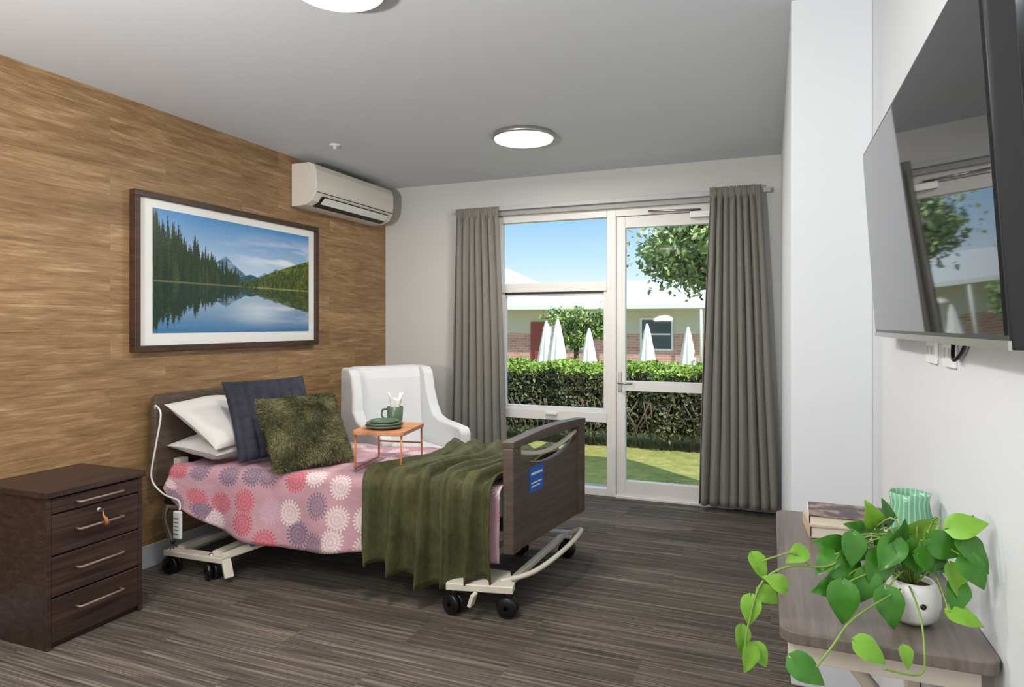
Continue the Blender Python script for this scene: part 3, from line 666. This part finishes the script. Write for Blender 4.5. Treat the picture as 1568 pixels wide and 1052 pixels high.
# pothos
YAW = math.radians(21.6)
pt = empty('potted_pothos', (.245, 1.40, dz+.001), (0, 0, YAW))
lathe('pot', [(.001, .001), (.026, .001), (.040, .012), (.046, .035), (.045, .055), (.039, .072), (.034, .078), (.031, .075), (.036, .06), (.001, .055)], (0, 0, 0), M_white, pt, 40)
lathe('soil', [(.001, .066), (.033, .066)], (0, 0, 0), plain('soil', lin(50, 38, 30), .9), pt, 24)
lathe('pot_dot', [(.001, -.002), (.005, -.0015), (.0055, .002)], (-.008, -.0445, .044), M_black, pt, 16, axis='y')
def leaf(cx, cy, cz, size, ang, mat, i, yt=None):
    an = math.radians(ang); r_ = random.Random(i*7+1)
    dirv = Vector((math.cos(an), (-.35 if yt is None else yt)+r_.uniform(-.2, .2), math.sin(an))).normalized()
    nrm = Vector((r_.uniform(-.5, .5), -1, r_.uniform(.1, 1.1))); sd = dirv.cross(nrm).normalized(); nrm = sd.cross(dirv).normalized()
    vs = []; fs = []; n = 12; base = Vector((cx, cy, cz))-dirv*size*.45
    for k in range(n+1):
        u = k/n; wd = size*.40*(math.sin(math.pi*min(1, u**.60*.985+.012)))**.85*(1-.15*u)
        back = -size*.16*max(0, 1-u*3.2)
        z0 = -size*.24*u*u
        for m in (-1, -.55, 0, .55, 1):
            vs.append(base+dirv*(u*size+back*abs(m)**1.5)+sd*(m*wd)+nrm*(z0+abs(m)*wd*.5-abs(m)**3*wd*.26+.02*size*math.sin(u*14+m*3)*abs(m)))
    for k in range(n):
        for m in range(4): fs.append((k*5+m, k*5+m+1, (k+1)*5+m+1, (k+1)*5+m))
    mk('leaf_%d' % i, vs, fs, mat, pt, True)
    return base
G, Y_ = M_pothos, M_pothosy
O = .045
leaves = [(-.214, 0, .077, 45, 200, Y_), (-.283, 0, .055, 50, -60, Y_), (-.256, -.01, .03, 46, 150, Y_), (-.266, 0, .0, 46, -40, Y_), (-.301, 0, -.026, 50, -100, Y_), (-.316, 0, -.08, 46, -95, Y_), (-.306, -.01, -.11, 48, -110, Y_), (-.282, 0, -.11, 44, -60, Y_),
 (-.25, -.12, -.075, 60, -35, G), (-.151, -.135, -.035, 54, -30, Y_), (-.092, -.135, -.045, 34, -80, Y_),
 (-.144, -.03, .0, 72, -95, G), (-.124, .0, .052, 66, 200, G), (-.076, -.02, .056, 70, -110, G), (-.070, -.05, .0, 66, -85, G), (-.136, .03, .085, 58, 165, G), (-.105, .01, .082, 62, 190, G), (-.052, .04, .135, 58, 110, Y_),
 (-.022, -.03, .085, 68, -60, G), (.0, .03, .10, 64, 60, G), (.008, -.05, .082, 60, -20, G), (-.02, .05, .135, 58, 95, G), (-.07, .05, .105, 60, 140, G), (.02, .0, .125, 60, 40, Y_),
 (.025, -.11, .165, 58, 20, Y_), (.036, -.114, .119, 64, -50, G), (.02, -.094, .063, 58, -80, Y_), (.02, -.114, .012, 52, -10, Y_), (.009, -.084, .12, 64, -20, G), (.03, -.09, .15, 54, 70, G), (-.01, -.08, .10, 58, 120, G),
 (-.155, .01, .06, 54, -150, G), (-.06, -.03, .09, 64, -130, G), (.03, -.12, .09, 56, -65, G), (-.035, -.02, .115, 60, 70, G),
 (-.10, -.02, .025, 64, -120, G), (-.115, -.01, .09, 58, -100, G), (-.045, .02, .08, 64, -90, G), (.015, -.10, .04, 54, -110, G), (-.165, -.01, .02, 50, -170, G)]
for i, (x, y, z, s_, a, m_) in enumerate(leaves):
    b = leaf(x, y, z+O, s_*.001, a, m_, i)
    if i > 10: tube('petiole_%d' % i, [(x*.06, y*.06, .07), (x*.4, y*.4, .10+max(z, 0)*.6), tuple(b)], .0016, M_stem, pt, 6, smoothn=4)
tube('vine_trailing', [(-.02, 0, .075), (-.09, .01, .12), (-.16, 0, .10), (-.23, 0, .10), (-.28, 0, .07), (-.305, -.005, 0), (-.312, -.005, -.05), (-.295, -.005, -.09)], .002, M_stem, pt, 6, smoothn=6)
tube('vine_branch', [(-.19, 0, .10), (-.22, 0, .125), (-.25, 0, .12), (-.28, 0, .11)], .0016, M_stem, pt, 6, smoothn=5)
tube('vine_front', [(-.02, -.02, .075), (-.05, -.10, .06), (-.07, -.145, .02), (-.08, -.15, -.02), (-.14, -.15, -.01)], .0018, M_stem, pt, 6, smoothn=5)
tube('vine_front_low', [(-.04, -.03, .07), (-.16, -.10, .05), (-.21, -.13, .02), (-.24, -.13, -.02)], .0018, M_stem, pt, 6, smoothn=5)

# ------------------------------------------------------------ outdoors
box('lawn', -30, 14, YB+.12, 22.8, -.2, -.06, M_lawn, bevel=0)
box('patio_strip', -6, 4, YB+.121, YB+.5, -.0599, -.03, M_conc, bevel=0)
box('garden_path', -9, -3.2, 8.8, 9.6, -.0599, -.035, M_conc, bevel=0)
def leafcloud(nm, pts, size, mat, parent=None):
    pts = np.asarray(pts); n = len(pts)
    a = np.random.randn(n, 3); a /= np.linalg.norm(a, axis=1)[:, None]
    b = np.random.randn(n, 3); b -= (a*b).sum(1)[:, None]*a; b /= np.linalg.norm(b, axis=1)[:, None]
    s = size*(.6+.8*np.random.rand(n, 1))
    v = np.stack([pts-a*s, pts-b*s*.5, pts+a*s, pts+b*s*.5], 1).reshape(-1, 3)
    return mk(nm, v.tolist(), [(4*i, 4*i+1, 4*i+2, 4*i+3) for i in range(n)], mat, parent)
hd = empty('garden_hedge'); R = np.random.rand
def hz(px): return .03*np.sin(px*7)+.02*np.sin(px*17)
n = 22000; px = -4.6+5.6*R(n); bumpy = .05*np.sin(px*5)+.04*np.sin(px*11+2)
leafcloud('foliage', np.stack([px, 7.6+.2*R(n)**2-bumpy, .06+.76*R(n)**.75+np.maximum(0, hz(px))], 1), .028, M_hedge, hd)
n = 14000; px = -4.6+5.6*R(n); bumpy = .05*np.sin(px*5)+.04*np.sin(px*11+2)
leafcloud('top_lit_leaves', np.stack([px, 7.58+1.05*R(n)-bumpy, .80+.10*R(n)+hz(px)], 1), .030, M_hedget, hd)  # top layer coloured brighter to look sunlit
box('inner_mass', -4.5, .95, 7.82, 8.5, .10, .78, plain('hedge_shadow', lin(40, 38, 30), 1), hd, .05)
for i in range(90):
    x = -4.5+5.4*i/89+random.uniform(-.05, .05)
    tube('stem_%d' % i, [(x, 7.72, -.055), (x+random.uniform(-.12, .12), 7.62, .2), (x+random.uniform(-.25, .25), 7.56, .5)], .008, M_bark, hd, 6)
def tree(nm, c, rad, n, trunk, size, ncl=26, spr=.16):
    e = empty(nm); P = []
    for i in range(ncl):
        v = np.random.randn(3); v /= np.linalg.norm(v); cc = np.array(c)+v*np.array(rad)*np.random.rand()**.4*.85
        m = n//ncl; q = np.random.randn(m, 3)*np.array(rad)*spr; P.append(cc+q)
        tube('branch_%d' % i, [trunk+Vector((0, 0, c[2]*.6)), (Vector(c)+trunk)/2+Vector((0, 0, c[2]*.25)), Vector(cc)], lambda u: .022*(1-u)+.005, M_bark, e, 5)
    leafcloud('foliage', np.concatenate(P), size, M_tree, e)
    tube('trunk', [trunk+Vector((0, 0, -.055)), trunk+Vector((0, 0, c[2]*.6))], .07, M_bark, e, 8)
tree('garden_tree', (-.62, 9.4, 2.42), (1.1, .8, .78), 12000, Vector((.15, 9.4, 0)), .05, 42, .17)
tree('garden_tree.001', (-4.75, 16.6, 1.35), (.95, .9, .55), 4600, Vector((-4.75, 16.6, 0)), .06)
tree('garden_tree.002', (-.6, 13.2, 1.1), (.45, .6, .8), 2400, Vector((-.6, 13.2, 0)), .05)
def umbrella(nm, x, y, h):
    e = empty(nm); tube('pole', [(x, y, -.055), (x, y, h)], .02, M_white, e, 8)
    lathe('closed_canopy', [(.02, h), (.06, h-.15), (.12, h-.5), (.19, h-1.0), (.21, h-1.05), (.06, h-1.05)], (x, y, 0), M_canvas, e, 48, wav=lambda a, u: .28*math.sin(8*a)*u)
    lathe('base', [(.001, .02), (.25, .02), (.25, -.055)], (x, y, 0), M_conc, e, 24)
for i, (x, y, h) in enumerate(((-4.17, 12.4, 1.48), (-3.90, 12.3, 1.52), (-3.36, 12.65, 1.33), (-2.29, 13.1, 1.42), (-1.53, 13.4, 1.36))):
    umbrella('patio_umbrella' + ('' if i == 0 else '.%03d' % i), x, y, h)
bl = empty('courtyard_building'); FY = 24
box('brick_wall', -16, 6, FY, FY+6, -.06, 1.05, M_brick, bl, 0); box('rendered_band', -16, 6, FY+.01, FY+6, 1.05, 1.98, M_render, bl, 0)
mk('roof', [(-17, FY-.9, 1.98), (7, FY-.9, 1.98), (7, FY+3.5, 3.15), (-17, FY+3.5, 3.15), (-17, FY-.9, 2.08), (7, FY-.9, 2.08), (7, FY+3.5, 3.25), (-17, FY+3.5, 3.25)], BF, M_roof, bl)
box('gutter', -17, 7, FY-1.02, FY-.9, 1.97, 2.10, M_white, bl)
for i, x in enumerate((-11.3, -6.9, -3.85, -1.0)):
    box('window_frame_%d' % i, x-.6, x+.6, FY-.05, FY+.02, .45, 1.65, M_white, bl, 0); box('window_pane_%d' % i, x-.52, x+.52, FY-.06, FY-.04, .53, 1.57, M_winglass, bl, 0)
    box('window_bar_%d' % i, x-.5, x+.5, FY-.075, FY-.055, 1.02, 1.08, M_white, bl, 0)
box('red_door', -8.7, -8.0, FY-.05, FY, -.06, 1.5, plain('door_red', lin(150, 72, 62), .5), bl, 0)
box('verandah_slab', -16, 6, FY-1.1, FY, -.2, -.06, M_conc, bl, 0)
for x in (-9.4, -7.6, -5.0, -2.2): tube('verandah_post', [(x, FY-.95, -.06), (x, FY-.95, 1.98)], .05, M_white, bl, 8)
b2 = empty('neighbour_building'); box('walls', -20, -12.2, 31, 36, -.06, 3.4, M_render, b2, 0)
mk('roof', [(-21, 30, 3.4), (-11.7, 30, 3.4), (-11.7, 37, 3.4), (-21, 37, 3.4), (-18, 33, 4.5), (-13.6, 33, 4.5), (-13.6, 34, 4.5), (-18, 34, 4.5)], BF, M_roof, b2)
h2 = empty('distant_hedge'); n = 5000
leafcloud('foliage', np.stack([-9+9*R(n), 14.5+.5*R(n), .1+.45*R(n)], 1), .06, M_hedget, h2)

# ------------------------------------------------------------ light
sun = bpy.data.lights.new('sun', 'SUN'); sun.energy = 4.4; sun.angle = .01; sun.color = (1, .94, .84)
so = bpy.data.objects.new('sun', sun); so.rotation_euler = Vector((-.50, .45, -.74)).to_track_quat('-Z', 'Y').to_euler(); S.collection.objects.link(so)
W = bpy.data.worlds.new('sky'); S.world = W; W.use_nodes = True; nt = W.node_tree; bg = nt.nodes['Background']
tc = nt.nodes.new('ShaderNodeTexCoord'); sp = nt.nodes.new('ShaderNodeSeparateXYZ'); cr = nt.nodes.new('ShaderNodeValToRGB')
nt.links.new(tc.outputs['Generated'], sp.inputs[0]); nt.links.new(sp.outputs[2], cr.inputs[0]); nt.links.new(cr.outputs[0], bg.inputs[0])
st_ = [(0, lin(215, 228, 236)), (.05, lin(208, 225, 238)), (.11, lin(172, 205, 233)), (.18, lin(130, 180, 228)), (.6, lin(154, 188, 226))]
while len(cr.color_ramp.elements) < len(st_): cr.color_ramp.elements.new(.5)
for e, (p, c_) in zip(cr.color_ramp.elements, st_): e.position = p; e.color = c_
bg.inputs[1].default_value = 1.4

# ------------------------------------------------------------ camera
cam = bpy.data.cameras.new('camera'); cam.sensor_width = 36; cam.sensor_fit = 'HORIZONTAL'; cam.lens = 22.96; cam.shift_y = -.0185
cam.clip_start = .05; co = bpy.data.objects.new('camera', cam); co.location = (0, 0, 1.40); co.rotation_euler = (math.radians(90), 0, YAW)
S.collection.objects.link(co); S.camera = co
